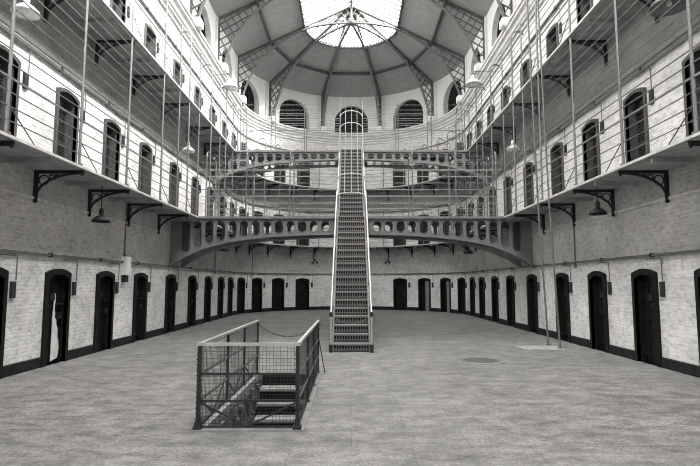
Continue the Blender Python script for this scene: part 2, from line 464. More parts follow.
# lattice ribs: 2-D outline in (r, z)
LOW = [(6.22, 11.98), (6.08, 12.7), (5.8, 13.45), (5.5, 14.0), (5.0, 14.72), (4.5, 15.2), (3.93, 15.62), (3.1, 16.15), (2.15, 16.5), (1.1, 16.66), (0, 16.7)]
def lerp_low(r):
    for (r1, z1), (r0, z0) in zip(LOW, LOW[1:]):
        if r0 <= r <= r1: return z0 + (z1 - z0) * (r - r0) / (r1 - r0)
    return None
POLY = [(6.5, 12.0), (6.5, roof_z(6.5) - .06), (0.05, RIDGE - .1)] + [(r, z) for r, z in LOW[::-1]]
def clip(p0, d):
    ts = []
    n = len(POLY)
    for k in range(n):
        a = POLY[k]; b_ = POLY[(k + 1) % n]; ex, ez = b_[0] - a[0], b_[1] - a[1]
        den = d[0] * ez - d[1] * ex
        if abs(den) < 1e-9: continue
        t = ((a[0] - p0[0]) * ez - (a[1] - p0[1]) * ex) / den
        u = ((a[0] - p0[0]) * d[1] - (a[1] - p0[1]) * d[0]) / den
        if 0 <= u < 1: ts.append(t)
    ts.sort(); return [(ts[k], ts[k + 1]) for k in range(0, len(ts) - 1, 2)]
def rib_parts(root, fn_list):
    """fn(r, z, t): point of the rib plane, t sideways"""
    up, lo, la = MB(), MB(), MB()
    for fn in fn_list:
        po, co = MB(), MB()
        uz = [(6.5, roof_z(6.5) - .02), (0.0, RIDGE - .03)]
        up.prism([uz[0], uz[1], (uz[1][0], uz[1][1] - .09), (uz[0][0], uz[0][1] - .09)], fn, -.07, .07)
        for (a, b_) in zip(LOW, LOW[1:]):
            dx, dz = b_[0] - a[0], b_[1] - a[1]; l = math.hypot(dx, dz); nx, nz = -dz / l, dx / l
            if nz > 0: nx, nz = -nx, -nz
            w = .035
            lo.prism([(a[0] - nx * w, a[1] - nz * w), (b_[0] - nx * w, b_[1] - nz * w), (b_[0] + nx * w, b_[1] + nz * w), (a[0] + nx * w, a[1] + nz * w)], fn, -.075, .075)
        po.prism([(6.43, 12.0), (6.52, 12.0), (6.52, 14.6), (6.43, 14.6)], fn, -.08, .08)
        # lattice
        for sgn in (1, -1):
            d = (math.cos(PI / 4 + .25), sgn * math.sin(PI / 4 + .25))
            if sgn < 0: d = (math.cos(PI / 4 - .25), -math.sin(PI / 4 - .25))
            nx, nz = -d[1], d[0]
            for k in range(-60, 60):
                c = (4.0 + nx * k * .345, 15. + nz * k * .345)
                for t0, t1 in clip(c, d):
                    if t1 - t0 < .05: continue
                    a = (c[0] + d[0] * t0, c[1] + d[1] * t0); b_ = (c[0] + d[0] * t1, c[1] + d[1] * t1); w = .024
                    la.prism([(a[0] - nx * w, a[1] - nz * w), (b_[0] - nx * w, b_[1] - nz * w), (b_[0] + nx * w, b_[1] + nz * w), (a[0] + nx * w, a[1] + nz * w)], fn, -.02 + .01 * sgn, .02 + .01 * sgn)
        co.prism([(6.0, 11.98), (6.55, 11.98), (6.55, 12.3), (6.0, 12.3)], fn, -.2, .2)
        co.prism([(6.07, 12.3), (6.55, 12.3), (6.55, 12.36), (6.07, 12.36)], fn, -.15, .15)
        under(po.build('wall_post', 'rib'), root); under(co.build('corbel', 'white'), root)
    for n_, m_, k_ in (('upper_chord', 'rib', up), ('lower_chord', 'riblow', lo), ('lattice', 'rib', la)):
        under(k_.build(n_, m_), root)
rn = ['leftmost', 'second from left', 'left of centre', 'right of centre', 'second from right', 'rightmost']
for i, a in enumerate(RIB_DEG):
    A = math.radians(a); sa, ca = math.sin(A), math.cos(A)
    fn = lambda r, z, t, sa=sa, ca=ca: (r * sa + t * ca, YC + r * ca - t * sa, z)
    t = thing('roof_rib', 'curved iron lattice rib of the domed end, ' + rn[i] + ' of the six', 'roof rib', (6.5 * sa, YC + 6.5 * ca, H3), group='lattice ribs of the domed end')
    rib_parts(t, [fn])
for i, y in enumerate(TRUSS_Y):
    f1 = lambda r, z, t, y=y: (r, y + t, z); f2 = lambda r, z, t, y=y: (-r, y + t, z)
    t = thing('roof_truss', 'iron lattice arch spanning the straight hall, ' + ['next to', 'second from', 'third from'][i] + ' the domed end', 'roof truss', (0, y, H3), group='lattice arches across the straight hall')
    rib_parts(t, [f1, f2])
mb = MB(); mb.lathe([(0, 16.6), (.16, 16.62), (.2, 16.7), (.2, 16.78), (.08, 16.85), (.06, 17.5), (.12, 17.6), (.12, 17.72), (0, 17.72)], (0, YC, 0), 16)
tag(mb.build('roof_boss', 'rib'), 'dark iron boss where the dome ribs meet under the skylight', 'boss')
# purlin ring half way up the roof, straight from rib to rib
mb = MB(); rp = 4.62; zp = roof_z(rp) - .1
pp = [(-rp, YB), (-rp, YC)] + [(rp * math.sin(math.radians(a)), YC + rp * math.cos(math.radians(a))) for a in RIB_DEG[1:-1]] + [(rp, YC), (rp, YB)]
for a, b_ in zip(pp, pp[1:]): 
    mb.bar((a[0], a[1], zp), (b_[0], b_[1], zp), .12, .16)
tag(mb.build('purlin', 'purlin'), 'dark timber purlin running round the boarded ceiling half way up', 'purlin')
# pilasters of the clerestory
k = 4
for side, s in [('left', y) for y in TRUSS_Y] + [('right', y) for y in TRUSS_Y] + [('apse', R * math.radians(a)) for a in RIB_DEG]:
    x, y, rz = place(side, s); mb = MB(); mb.box(-.34, .34, -.07, .05, H3, EAVE - .02); mb.box(-.4, .4, -.1, .05, H3, H3 + .3)
    o = mb.build('trim_%d' % k, 'cornice'); o.location = (x, y, 0); o.rotation_euler = (0, 0, rz); struct(o); k += 1

# clerestory windows
def arch_poly(hw, zb, zs, rise, n=16):
    if rise < .5: return [(-hw, zb), (hw, zb)] + [(hw * math.cos(PI * j / n), zs + rise * math.sin(PI * j / n) ** 2) for j in range(n + 1)]
    return [(-hw, zb), (hw, zb)] + [(hw * math.cos(PI * j / n), zs + rise * math.sin(PI * j / n)) for j in range(n + 1)]
def win_meshes():
    f3 = lambda a, b_, t: (a, t, b_)
    mb = MB(); mb.prism(arch_poly(WHW + .06, WSILL - .06, WSPR, WHW + .06), f3, .34, .38); pane = mb.mesh('pane', 'pane')
    fr = MB(); fr.tube([(a, .28, b_) for a, b_ in arch_poly(WHW - .03, WSILL + .03, WSPR, WHW - .03)], .05, 4, closed=True)
    for x in (-.38, .38): fr.box(x - .025, x + .025, .26, .32, WSILL, WSPR + math.sqrt(WHW ** 2 - x * x))
    frame = fr.mesh('window_frame', 'gate')
    sl = MB(); z = WSILL + .15
    while z < WSPR + WHW - .12:
        w = WHW - .05 if z < WSPR else math.sqrt(max(.01, (WHW - .05) ** 2 - (z - WSPR) ** 2))
        sl.bar((-w, .27, z), (w, .27, z), .09, .012); z += .2
    return pane, frame, sl.mesh('slats', 'pane')
PANE, WFRAME, SLATS = win_meshes(); wi = 1
wn = {-72: 'at the left end of the rounded wall', -36: 'left of centre in the rounded wall', 0: 'behind the top of the caged stair', 36: 'right of centre in the rounded wall', 72: 'at the right end of the rounded wall'}
for side, s, lab in [('apse', R * math.radians(a), wn[a]) for a in WIN_DEG] + [(sd, y, 'over the %s cornice, %s from the rounded wall' % (sd, ['third', 'second', 'nearest'][i])) for sd in ('left', 'right') for i, y in enumerate(WIN_STR)]:
    x, y, rz = place(side, s)
    o = place_mesh('window_%d' % wi, PANE, None, (x, y, 0), rz); wi += 1
    struct(o, 'dark arched window ' + lab, 'window')
    place_mesh('window_frame', WFRAME, o); place_mesh('slats', SLATS, o)

# ------------------------------------------------------------------ cell doors
f3 = lambda a, b_, t: (a, t, b_)
def frame_mesh(mat, fw, head, dep):
    """arched surround standing a little proud of the wall"""
    mb = MB(); n = 10
    inn = [(-DW + .02, 0)] + [((DW - .02) * -math.cos(PI * j / n), DH - .02 + DR * math.sin(PI * j / n) ** 2) for j in range(n + 1)] + [(DW - .02, 0)]
    ho = DW + fw
    out = [(-ho, 0)] + [(ho * -math.cos(PI * j / n), DH + head * .55 + DR * math.sin(PI * j / n) ** 2) for j in range(n + 1)] + [(ho, 0)]
    for k in range(len(inn) - 1):
        mb.prism([inn[k], inn[k + 1], out[k + 1], out[k]], f3, -.05, .03)
        a, b_ = inn[k], inn[k + 1]
        mb.face([(a[0], -.05, a[1]), (b_[0], -.05, b_[1]), (b_[0], dep, b_[1]), (a[0], dep, a[1])])
    return mb.mesh('door_frame', mat)
FR_G = frame_mesh('frame', .09, .2, .125); FR_U = frame_mesh('stone_frame', .06, .1, .3)
def leaf_mesh():
    mb = MB(); mb.prism(arch_poly(DW + .04, -.02, DH, DR + .04, 10), f3, .12, .17)
    for z0, z1 in ((.15, .22), (.95, 1.03), (1.7, 1.77)): mb.box(-DW, DW, .095, .12, z0, z1)
    for x in (-.29, -.1, .1, .29): mb.box(x - .012, x + .012, .108, .12, .02, DH)
    return mb.mesh('door', 'black')
LEAF = leaf_mesh()
mb = MB(); mb.box(.2, .36, .05, .1, .96, 1.1); mb.tube([(.1, .065, 1.3), (.36, .065, 1.3)], .018, 6); LOCK = mb.mesh('lock', 'iron')
mb = MB(); mb.box(-.09, .09, .08, .115, 1.38, 1.52); HATCH = mb.mesh('hatch', 'iron')
def back_mesh():  # near-black sheet behind the gate, painting the shade inside the cell
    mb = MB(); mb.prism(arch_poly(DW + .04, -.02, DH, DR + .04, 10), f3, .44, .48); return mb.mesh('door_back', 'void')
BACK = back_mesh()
def gate_mesh():
    mb = MB(); top = 1.66
    for x in (-DW + .03, DW - .03, 0): mb.box(x - .025, x + .025, .2, .24, .02, top)
    for z in (.05, .85, top - .03): mb.box(-DW + .01, DW - .01, .2, .24, z - .03, z + .03)
    z = .09
    while z < top: mb.box(-DW + .02, DW - .02, .213, .225, z, z + .022); z += .062
    for x in [-.33 + .06 * i for i in range(12)]: mb.box(x - .006, x + .006, .226, .234, .02, top)
    mb.box(-DW + .02, DW - .02, .27, .285, .02, top)
    return mb.mesh('gate', 'gate')
GATE = gate_mesh()
def call_mesh():
    b = MB(); b.box(-.06, .06, -.05, .02, 1.48, 1.80); b.box(-.05, .05, -.056, -.05, 1.52, 1.66); return b.mesh('call_box', 'box')
CALL = call_mesh()
c_ = MB(); c_.tube([(-.52, -.045, 2.30), (.02, -.045, 2.30), (.05, -.045, 2.27), (.05, -.045, 1.82)], .011, 6); COND = c_.mesh('conduit', 'conduit')
di = 1
TIER = ['ground floor', 'lower gallery', 'upper gallery']
broken = None
for ti, zf in enumerate((0, H1, H2)):
    for sd in ('left', 'right'):
        sg = -1 if sd == 'left' else 1
        spots = [(sd, y) for y in DOOR_Y] + [('apse', sg * R * math.radians(a)) for a in APSE_DEG]
        for i, (side, s) in enumerate(spots):
            x, y, rz = place(side, s)
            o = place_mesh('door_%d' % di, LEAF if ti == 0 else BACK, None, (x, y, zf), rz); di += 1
            lab = ('black arched cell door, ' if ti == 0 else 'barred arched cell doorway, ') + '%s from the camera along the %s of the %s' % (ORD[i], sd, TIER[ti])
            if ti == 0 and sd == 'left' and i == 1: lab = 'black cell door with splintered pale gap, second along the left of the ground floor'
            if ti == 0 and sd == 'right' and i in (10, 11): lab = 'cell door standing ajar with faded grey leaf, %s along the right of the ground floor' % ORD[i]
            struct(o, lab, 'door')
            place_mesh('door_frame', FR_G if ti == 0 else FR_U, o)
            if ti == 0: place_mesh('lock', LOCK, o); place_mesh('hatch', HATCH, o)
            else: place_mesh('gate', GATE, o)
            if ti == 0 and sd == 'left' and i == 1:
                pm = MB(); pts = [(.13 + a, b_) for a, b_ in [(-.1, .05), (.16, .1), (.2, .3), (.17, .5), (.13, .55), (.12, .75), (.06, .85), (.05, .95), (-.01, 1.0), (0, 1.1), (-.03, 1.15), (-.02, 1.5), (-.05, 1.55), (-.07, 1.3), (-.1, 1.0)]]
                pm.prism(pts, f3, .08, .094); q = pm.build('broken_panel', 'pale', o); q['label'] = 'pale splintered panel'
            if ti == 0 and sd == 'right' and i in (10, 11):
                pm = MB(); pm.prism([(.02, .02), (DW - .03, .02), (DW - .03, 1.84), (.02, 1.9)], f3, .04, .08); pm.box(.05, .1, .02, .04, .9, 1.1)
                q = pm.build('open_leaf', 'greyleaf', o); q['label'] = 'faded grey open leaf'
            # call box at the right hand of each door as seen from the hall
            off = .67 if side != 'apse' else .67
            if side == 'apse':
                cx_, cy_, crz = place('apse', s + off)
            else:
                cx_, cy_, crz = place(side, s + (off if side == 'left' else -off))
            b = place_mesh('call_box', CALL, None, (cx_, cy_, zf), crz)
            tag(b, 'dark call box by the %s %s cell door from the camera, %s' % (ORD[i], sd, TIER[ti]), 'call box', 'call boxes beside the cell doors')
            place_mesh('conduit', COND, b)

# pipes along the walls
for z, zn in ((2.37, 'ground floor'), (6.53, 'lower gallery'), (10.5, 'upper gallery')):
    mb = MB(); sweepU(mb, sq(.05, z, .055)); 
    p = mb.build('pipe', 'conduit'); tag(p, 'long grey pipe along the wall above the %s cell doors' % zn, 'pipe', 'wall pipes above the cell doors')
    if z > 6 and z < 7:
        mb = MB(); sweepU(mb, sq(.04, z + .1, .03)); mb.build('cable', 'conduit', p)
    for sd in (-1, 1):
        for y in DOOR_Y:
            mb = MB(); mb.box(sd * (R - .05) - .045, sd * (R - .05) + .045, y - .42, y - .38, z - .045, z + .045); mb.build('clip', 'iron', p)
# risers and a meter box
def riser(x, y, z0, z1, lab):
    mb = MB(); mb.tube([(x, y, z0), (x, y, z1)], .018, 6); mb.lathe([(0, 0), (.035, 0), (.035, .12), (0, .12)], (x, y, z0), 8)
    tag(mb.build('conduit', 'conduit'), lab, 'conduit', 'upright conduits under the lower gallery')
riser(-R + .03, 14.95, 2.5, 4.08, 'upright conduit running down to the white meter box on left wall')
riser(R - .03, 15.15, 2.2, 4.08, 'upright conduit on right wall with a dark end below the pipe')
riser(-R + .03, 24.9, 2.2, 4.08, 'upright conduit on left wall beyond the lower bridge')
a = math.radians(-66); riser((R - .03) * math.sin(a), YC + (R - .03) * math.cos(a), 2.1, 4.08, 'upright conduit in the rounded wall between cell doors on the left')
mb = MB(); mb.box(-R - .01, -R + .16, 14.8, 15.12, 2.0, 2.52); o = mb.build('meter_box', 'white')
tag(o, 'white meter box on the left wall under the lower gallery', 'box')
mb = MB(); mb.box(-R - .01, -R + .12, 14.86, 15.06, 1.8, 1.995); mb.build('fuse_box', 'box', o)
mb = MB(); mb.box(-R + .16, -R + .168, 14.84, 15.08, 2.05, 2.47); mb.build('lid', 'white', o)

# ------------------------------------------------------------------ galleries
GO = 1.03
def brk_mesh():
    """bracket in local (y inwards = -y of place frame)"""
    mb = MB(); L_ = 1.01; D = .6
    f = lambda a, b_, t: (t, -a, b_)
    mb.prism([(0, 0), (L_, 0), (L_, -.06), (0, -.06)], f, -.03, .03)
    mb.prism([(0, -.06), (.07, -.06), (.07, -D), (0, -D)], f, -.03, .03)
    pts = [(0, -(.05 + (L_ - .06) * (1 - math.cos(t))), -D + .06 + (D - .11) * math.sin(t)) for t in [PI / 2 * k / 10 for k in range(11)]]
    mb.tube(pts, .03, 6)
    for c, r in (((.19, -.2), .1), ((.36, -.14), .055), ((.47, -.11), .035)):
        mb.tube([(0, -(c[0] + r * math.cos(2 * PI * k / 12)), c[1] + r * math.sin(2 * PI * k / 12)) for k in range(12)], .014, 5, closed=True)
    mb.lathe([(0, -.08), (.035, -.07), (.045, -.03), (.03, 0), (0, 0)], (0, -.04, -D), 8)
    mb.lathe([(0, -.06), (.03, -.04), (.03, 0), (0, 0)], (0, -L_ + .03, -.06), 8)
    return mb.mesh('bracket', 'iron')
BRK = brk_mesh()
mb = MB(); mb.box(-.035, .035, -.98, -.02, -.1, 0); JOIST = mb.mesh('joist', 'deck')
POST_Y = [8.35, 10.6, 12.82, 15.1, 17.5, 20.25, 22.65, 25.0, 27.2]
POST_DEG = [85, 69.2, 53.5, 37.5, 22.5, 7.5]
B1F, B1R = 18.75, 20.05; B2F, B2R = 24.3, 25.6
def gallery(zf, top, label, bf, br_, hooks):
    t = thing('gallery', label, 'gallery', (-R, 9, zf), group='iron galleries round the hall')
    mb = MB(); sweepU(mb, [(0, zf - .07), (GO - .02, zf - .07), (GO - .02, zf - .02), (0, zf - .02)]); under(mb.build('deck', 'deck'), t)
    mb = MB(); sweepU(mb, [(GO - .02, zf - .06), (GO + .03, zf - .06), (GO + .03, zf - .01), (GO - .02, zf - .01)]); under(mb.build('edge_strip', 'edge'), t)
    mb = MB(); sweepU(mb, [(0, zf - .02), (GO - .02, zf - .02), (GO - .02, zf), (0, zf)]); under(mb.build('walk_surface', 'deck'), t)
    for sd in ('left', 'right'):      # plain posts between the bracketed ones near the bridges
        for y in (16.3, 18.45, 21.45, 23.85, 26.1):
            if bf < y < br_: continue
            xx, yy, _ = P(sd, y, -(GO - .02), 0); pm = MB(); pm.tube([(xx, yy, zf), (xx, yy, top - (.3 if hooks else 0))], .022, 6)
            under(pm.build('railing_post', 'rail'), t)
    spots = [('left', y) for y in POST_Y] + [('apse', -R * math.radians(a)) for a in POST_DEG] + [('apse', R * math.radians(a)) for a in POST_DEG[::-1]] + [('right', y) for y in POST_Y[::-1]]
    for side, s in spots:
        x, y, rz = place(side, s)
        under(place_mesh('bracket', BRK, None, (x, y, zf - .07), rz), t)
        xx, yy, _ = P(side, s - (0 if side == 'apse' else .2), -(GO - .02), 0)
        pm = MB(); pts = [(xx, yy, zf), (xx, yy, top)]
        if hooks:
            ux, uy = math.sin(-rz), math.cos(-rz)       # back to the wall
            pts = [(xx, yy, zf), (xx, yy, top - .3)] + [(xx + ux * .22 * (1 - math.cos(q)), yy + uy * .22 * (1 - math.cos(q)), top - .3 + .22 * math.sin(q)) for q in [PI * k / 7 for k in range(1, 7)]]
        pm.tube(pts, .028, 6); pm.box(xx - .05, xx + .05, yy - .05, yy + .05, zf, zf + .03)
        under(pm.build('railing_post', 'rail'), t)
        # low stay from the post to the floor edge
        if side != 'apse':
            pm = MB(); pm.tube([(xx, yy, zf + .5), (xx, yy + .75, zf + .01)], .012, 5); under(pm.build('stay', 'wire'), t)
            s2 = s + 1.12
        else: s2 = s + R * math.radians(8)
        x, y, rz = place(side, s2)
        if not (side == 'apse' and s2 > R * PI / 2): under(place_mesh('joist', JOIST, None, (x, y, zf - .07), rz), t)
    z = zf + .23; k = 0
    while z < top - (.25 if hooks else .05):
        w = .032 if k in (3,) else .016
        mb = MB()
        sweepU(mb, sq(GO - .02, z, w), y1=bf, parts=('left',)); sweepU(mb, sq(GO - .02, z, w), y1=bf, parts=('right',))
        # beyond the bridge, round the apse and back
        r = R - (GO - .02)
        pts = [(-r, br_)] + [(r * math.sin(-PI / 2 + PI * q / 60), YC + r * math.cos(-PI / 2 + PI * q / 60)) for q in range(61)] + [(r, br_)]
        mb.tube([(p[0], p[1], z) for p in pts], w * .6, 4)
        under(mb.build('handrail' if k == 3 else 'rail_wire', 'rail' if k == 3 else 'wire'), t)
        z += .235; k += 1
gallery(H1, H2 - .07, 'lower gallery of iron brackets and tall wire railing above the ground floor cells', B1F, B1R, False)
gallery(H2, H2 + 2.5, 'upper gallery with hooked railing posts below the white cornice', B2F, B2R, True)

# ------------------------------------------------------------------ bridges
def extrude2d(polys, fn, t0, t1):
    """polys sharing edges in the plane -> plate with side walls on the boundary edges"""
    bm = bmesh.new(); cache = {}
    def v(p):
        k = (round(p[0], 4), round(p[1], 4))
        if k not in cache: cache[k] = bm.verts.new(fn(p[0], p[1], t0))
        return cache[k]
    fs = []
    for poly in polys:
        vs = []
        for p in poly:
            q = v(p)
            if q not in vs: vs.append(q)
        if len(vs) >= 3:
            try: fs.append(bm.faces.new(vs))
            except ValueError: pass
    g = bmesh.ops.extrude_face_region(bm, geom=fs)
    d = Vector(fn(0, 0, t1)) - Vector(fn(0, 0, t0))
    bmesh.ops.translate(bm, verts=[e for e in g['geom'] if isinstance(e, bmesh.types.BMVert)], vec=d)
    bmesh.ops.recalc_face_normals(bm, faces=bm.faces)
    return bm
def girder(zf, y, name, mat, root, rows, depth, spring):
    top = zf - .04
    L_ = R - .02
    def zb(x):
        t = min(1, abs(x) / L_); return zf - depth - (spring - depth) * (.42 * t ** 2 + .58 * t ** 6)
    polys = []; rims = []
    hw = .158; x0 = .94; sp = .42
    cent = sorted([s * (x0 + sp * k) for k in range(13) for s in (-1, 1)])
    edges = [-L_]
    for c in cent: edges += [c - hw, c + hw]
    edges.append(L_)
    zt = top - .1
    for k in range(0, len(edges), 2):
        a, b_ = edges[k], edges[k + 1]; n = 8 if b_ - a > .6 else 2
        for j in range(n):
            u0 = a + (b_ - a) * j / n; u1 = a + (b_ - a) * (j + 1) / n
            polys.append([(u0, zb(u0)), (u1, zb(u1)), (u1, top), (u0, top)])
    for c in cent:
        n = 8
        lo = max(zb(c - hw), zb(c + hw)) + .065
        spans = [(lo, zt)] if rows == 1 or zt - lo < .55 else [(lo, zt - .36), (zt - .27, zt)]
        if zt - lo < .27: spans = [(zt - .27, zt)]
        ts = [-math.cos(PI * j / n) for j in range(n + 1)]
        for t0, t1 in zip(ts, ts[1:]):
            u0, u1 = c + hw * t0, c + hw * t1
            def ends(t, s):
                e = .6 if rows == 2 else 1.
                r = math.sqrt(max(0, 1 - t * t)) ** (1 if rows == 1 else .45) * hw
                if rows == 2: r = r
                return s[0] + hw - r, s[1] - hw + r
            lows = [zb(u0), zb(u1)]
            for s in spans:
                a0, b0 = ends(t0, s); a1, b1 = ends(t1, s)
                polys.append([(u0, lows[0]), (u1, lows[1]), (u1, a1), (u0, a0)])
                lows = [b0, b1]
            polys.append([(u0, lows[0]), (u1, lows[1]), (u1, top), (u0, top)])
        for s in spans:
            o_ = []
            for j in range(n + 1):
                t = ts[j]; r = math.sqrt(max(0, 1 - t * t)) ** (1 if rows == 1 else .45) * hw; o_.append((c + hw * t, s[1] - hw + r))
            for j in range(n, -1, -1):
                t = ts[j]; r = math.sqrt(max(0, 1 - t * t)) ** (1 if rows == 1 else .45) * hw; o_.append((c + hw * t, s[0] + hw - r))
            rims.append(o_)
    bm = extrude2d(polys, lambda a, b_, t: (a, y + t, b_), -.03, .03)
    lips = MB()
    for o_ in rims: lips.tube([(a, y - .035, b_) for a, b_ in o_], .016, 4, closed=True)
    lm = lips.mesh('lips', mat); bm.from_mesh(lm)
    me = bpy.data.meshes.new(name); bm.to_mesh(me); bm.free(); me.materials.append(M[mat])
    o = bpy.data.objects.new(name, me); COL.objects.link(o); under(o, root)
    # flanges and raised lips
    mb = MB(); n = 48
    xs_ = [-L_ + 2 * L_ * k / n for k in range(n + 1)]
    for a, b_ in zip(xs_, xs_[1:]):
        mb.prism([(a, zb(a) - .05), (b_, zb(b_) - .05), (b_, zb(b_) + .005), (a, zb(a) + .005)], lambda a, b_, t: (a, y + t, b_), -.13, .13)
    under(mb.build('bottom_flange', mat, None), root)
    mb = MB(); mb.box(-L_, L_, y - .15, y + .15, top - .04, top + .04); under(mb.build('top_flange', mat), root)
def bridge(zf, yf, yr, label, mat, rows, depth, spring, fdeck):
    t = thing('footbridge', label, 'footbridge', (0, yf, zf), group='iron footbridges across the hall')
    girder(zf, yf, 'front_girder', mat, t, rows, depth, spring); girder(zf, yr, 'rear_girder', mat, t, rows, depth, spring)
    mb = MB(); mb.box(-R + GO - .05, R - GO + .05, yf - .1, yr + .1, zf - .03, zf + .01); under(mb.build('deck', 'deck'), t)
    for yy, sgn in ((yf, -1), (yr, 1)):
        for x in (-5.3, -3.83, -2.24, 2.24, 3.83, 5.3):
            pm = MB(); pts = [(x, yy, zf), (x, yy, zf + 2.25)] + [(x, yy - sgn * .2 * (1 - math.cos(q)), zf + 2.25 + .2 * math.sin(q)) for q in [PI * k / 7 for k in range(1, 7)]]
            pm.tube(pts, .024, 6); under(pm.build('railing_post', 'rail'), t)
        for k in range(9):
            z = zf + .25 + .25 * k
            for s in (-1, 1):
                # open between the two middle posts where the stair passes
                pm = MB(); pm.tube([(s * .6, yy, z), (s * 5.5, yy, z)], .018 if k == 3 else .010, 4); under(pm.build('handrail' if k == 3 else 'rail_wire', 'rail' if k == 3 else 'bwire'), t)
    for x in [-6 + 1.2 * k for k in range(11)]:
        pm = MB(); pm.box(x - .04, x + .04, yf + .03, yr - .03, zf - .2, zf - .05); under(pm.build('cross_beam', mat), t)
bridge(H1, B1F, B1R, 'lower arched iron footbridge with round and slotted holes crossing to the stair', 'girder', 1, .6, 1.78, H1)
bridge(H2, B2F, B2R, 'upper pale iron footbridge with square holes behind the caged stair', 'girder2', 2, .42, 1.6, H2)

# ------------------------------------------------------------------ stairs
SW = .46
def step_mesh(rise, going):
    bm_polys = []
    # riser plate with two rows of square holes
    z0, z1 = .02, rise - .035
    nx = 13; pitch = 2 * SW / nx; hx = pitch * .33
    rows_ = [(z0 + (z1 - z0) * .10, z0 + (z1 - z0) * .26), (z0 + (z1 - z0) * .40, z0 + (z1 - z0) * .88)]
    xs_ = [-SW]
    for k in range(nx): c = -SW + pitch * (k + .5); xs_ += [c - hx, c + hx]
    xs_.append(SW); zz = [z0, rows_[0][0], rows_[0][1], rows_[1][0], rows_[1][1], z1]
    for i in range(len(xs_) - 1):
        for j in range(5):
            if i % 2 == 1 and j in (1, 3): continue
            bm_polys.append([(xs_[i], zz[j]), (xs_[i + 1], zz[j]), (xs_[i + 1], zz[j + 1]), (xs_[i], zz[j + 1])])
    bm = extrude2d(bm_polys, lambda a, b_, t: (a, t, b_), .0, .012)
    rm = bpy.data.meshes.new('riser'); bm.to_mesh(rm); bm.free(); rm.materials.append(M['riser'])
    mb = MB(); mb.box(-SW, SW, -.02, going + .01, rise - .035, rise)
    for x in [-SW + .03 + k * .046 for k in range(20)]: mb.box(x - .005, x + .005, -.02, going, rise, rise + .004)
    bk = MB(); bk.box(-SW, SW, .035, .04, 0, rise - .036)  # dark plate added behind the riser so its holes look shaded
    return mb.mesh('step', 'tread'), rm, bk.mesh('backing', 'void')
def flight(name, label, y0, z0, n, rise, going, newel_top):
    t = thing(name, label, 'staircase', (0, y0, z0), group='iron stair flights in the middle of the hall')
    st, rm, bk = step_mesh(rise, going)
    for k in range(n):
        o = place_mesh('step', st, t, (0, going * k, rise * k)); place_mesh('riser', rm, o); place_mesh('backing', bk, o)
    ty, tz = going * n, rise * n
    for s in (-1, 1):
        x = s * (SW + .02)
        mb = MB(); mb.prism([(-.06, -.0), (-.06, .2), (.0, .26), (ty, tz + .12), (ty, tz - .2), (.12, -.0)], lambda a, b_, q: (q, a, b_), x - .018, x + .018)
        mb.build('stringer', 'stair', t)
    return t, ty, tz
n1, rise1, going1 = 19, H1 / 19, .268
st1, ty, tz = flight('staircase', 'steep iron staircase with pierced risers rising from the floor to the lower bridge', 13.6, 0, n1, rise1, going1, 1)
for s in (-1, 1):
    x = s * (SW + .065); sl = tz / ty
    mb = MB(); pts = [(x, -.06, .05), (x, -.06, .86), (x, .0, .95), (x, ty, tz + .95)]
    mb.tube(pts, .026, 8); mb.build('handrail', 'bright', st1)
    mb = MB(); mb.tube([(x, -.02, .5), (x, ty, tz + .48)], .014, 6); mb.build('mid_rail', 'rail', st1)
    for yy in [.0 + ty * k / 5 for k in range(6)]:
        mb = MB(); mb.tube([(x, yy, sl * yy + .02), (x, yy, sl * yy + .95)], .018, 6); mb.lathe([(0, 0), (.04, 0), (.04, .04), (0, .04)], (x, yy, sl * yy + .06), 8)
        mb.build('baluster', 'rail', st1)
    mb = MB(); mb.box(x - .045, x + .045, -.1, .0, 0, .2); mb.lathe([(0, .9), (.045, .92), (.05, .97), (.03, 1.02), (0, 1.03)], (x, -.06, 0), 8); mb.build('newel_foot', 'iron', st1)
n2 = 18; rise2 = (H2 - H1) / n2; going2 = (B2F - .12 - B1R - .02) / n2
st2, ty2, tz2 = flight('caged_staircase', 'upper iron staircase enclosed by a hooped cage between the two bridges', B1R + .05, H1, n2, rise2, going2, 1)
sl2 = tz2 / ty2
for s in (-1, 1):
    x = s * (SW + .07)
    mb = MB(); mb.tube([(x, -.3, .95), (x, 0, 1.0), (x, ty2, tz2 + 1.0), (x, ty2 + .2, tz2 + 1.0)], .03, 8); mb.build('handrail', 'bright', st2)
    mb = MB(); mb.tube([(x, 0, .45), (x, ty2, tz2 + .45)], .014, 6); mb.build('mid_rail', 'rail', st2)
    for k in range(6):
        yy = ty2 * k / 5
        mb = MB(); mb.tube([(x, yy, sl2 * yy - .1), (x, yy, sl2 * yy + 1.0 + (1.5 if k == 5 else .9 * k / 5))], .022, 6)
        if k == 5: mb.lathe([(0, -.04), (.05, 0), (0, .05)], (x, yy, tz2 + 2.5), 8)
        mb.build('post', 'bright', st2)
def hoop_z(k): return
for yy, zz, hh in ((.0, 1.0, .14), (1.05, 1.95, .18), (ty2 * .86, tz2 * .86 + 1.42, .3), (ty2, tz2 + 1.62, .32)):
    x = SW + .07
    mb = MB(); mb.tube([(x * -math.cos(PI * q / 14), yy, zz + hh * math.sin(PI * q / 14)) for q in range(15)], .022, 6); mb.build('hoop', 'bright', st2)
for i, x in enumerate((-.27, 0, .27)):
    e = math.sqrt(1 - (x / (SW + .07)) ** 2)
    mb = MB(); mb.tube([(x, 0, 1.0 + .14 * e), (x, 1.05, 1.95 + .18 * e), (x, ty2 * .86, tz2 * .86 + 1.42 + .3 * e), (x, ty2, tz2 + 1.62 + .32 * e), (x, ty2 + .02, tz2 + 2.5)], .013, 6)
    mb.build('cage_bar', 'bright', st2)
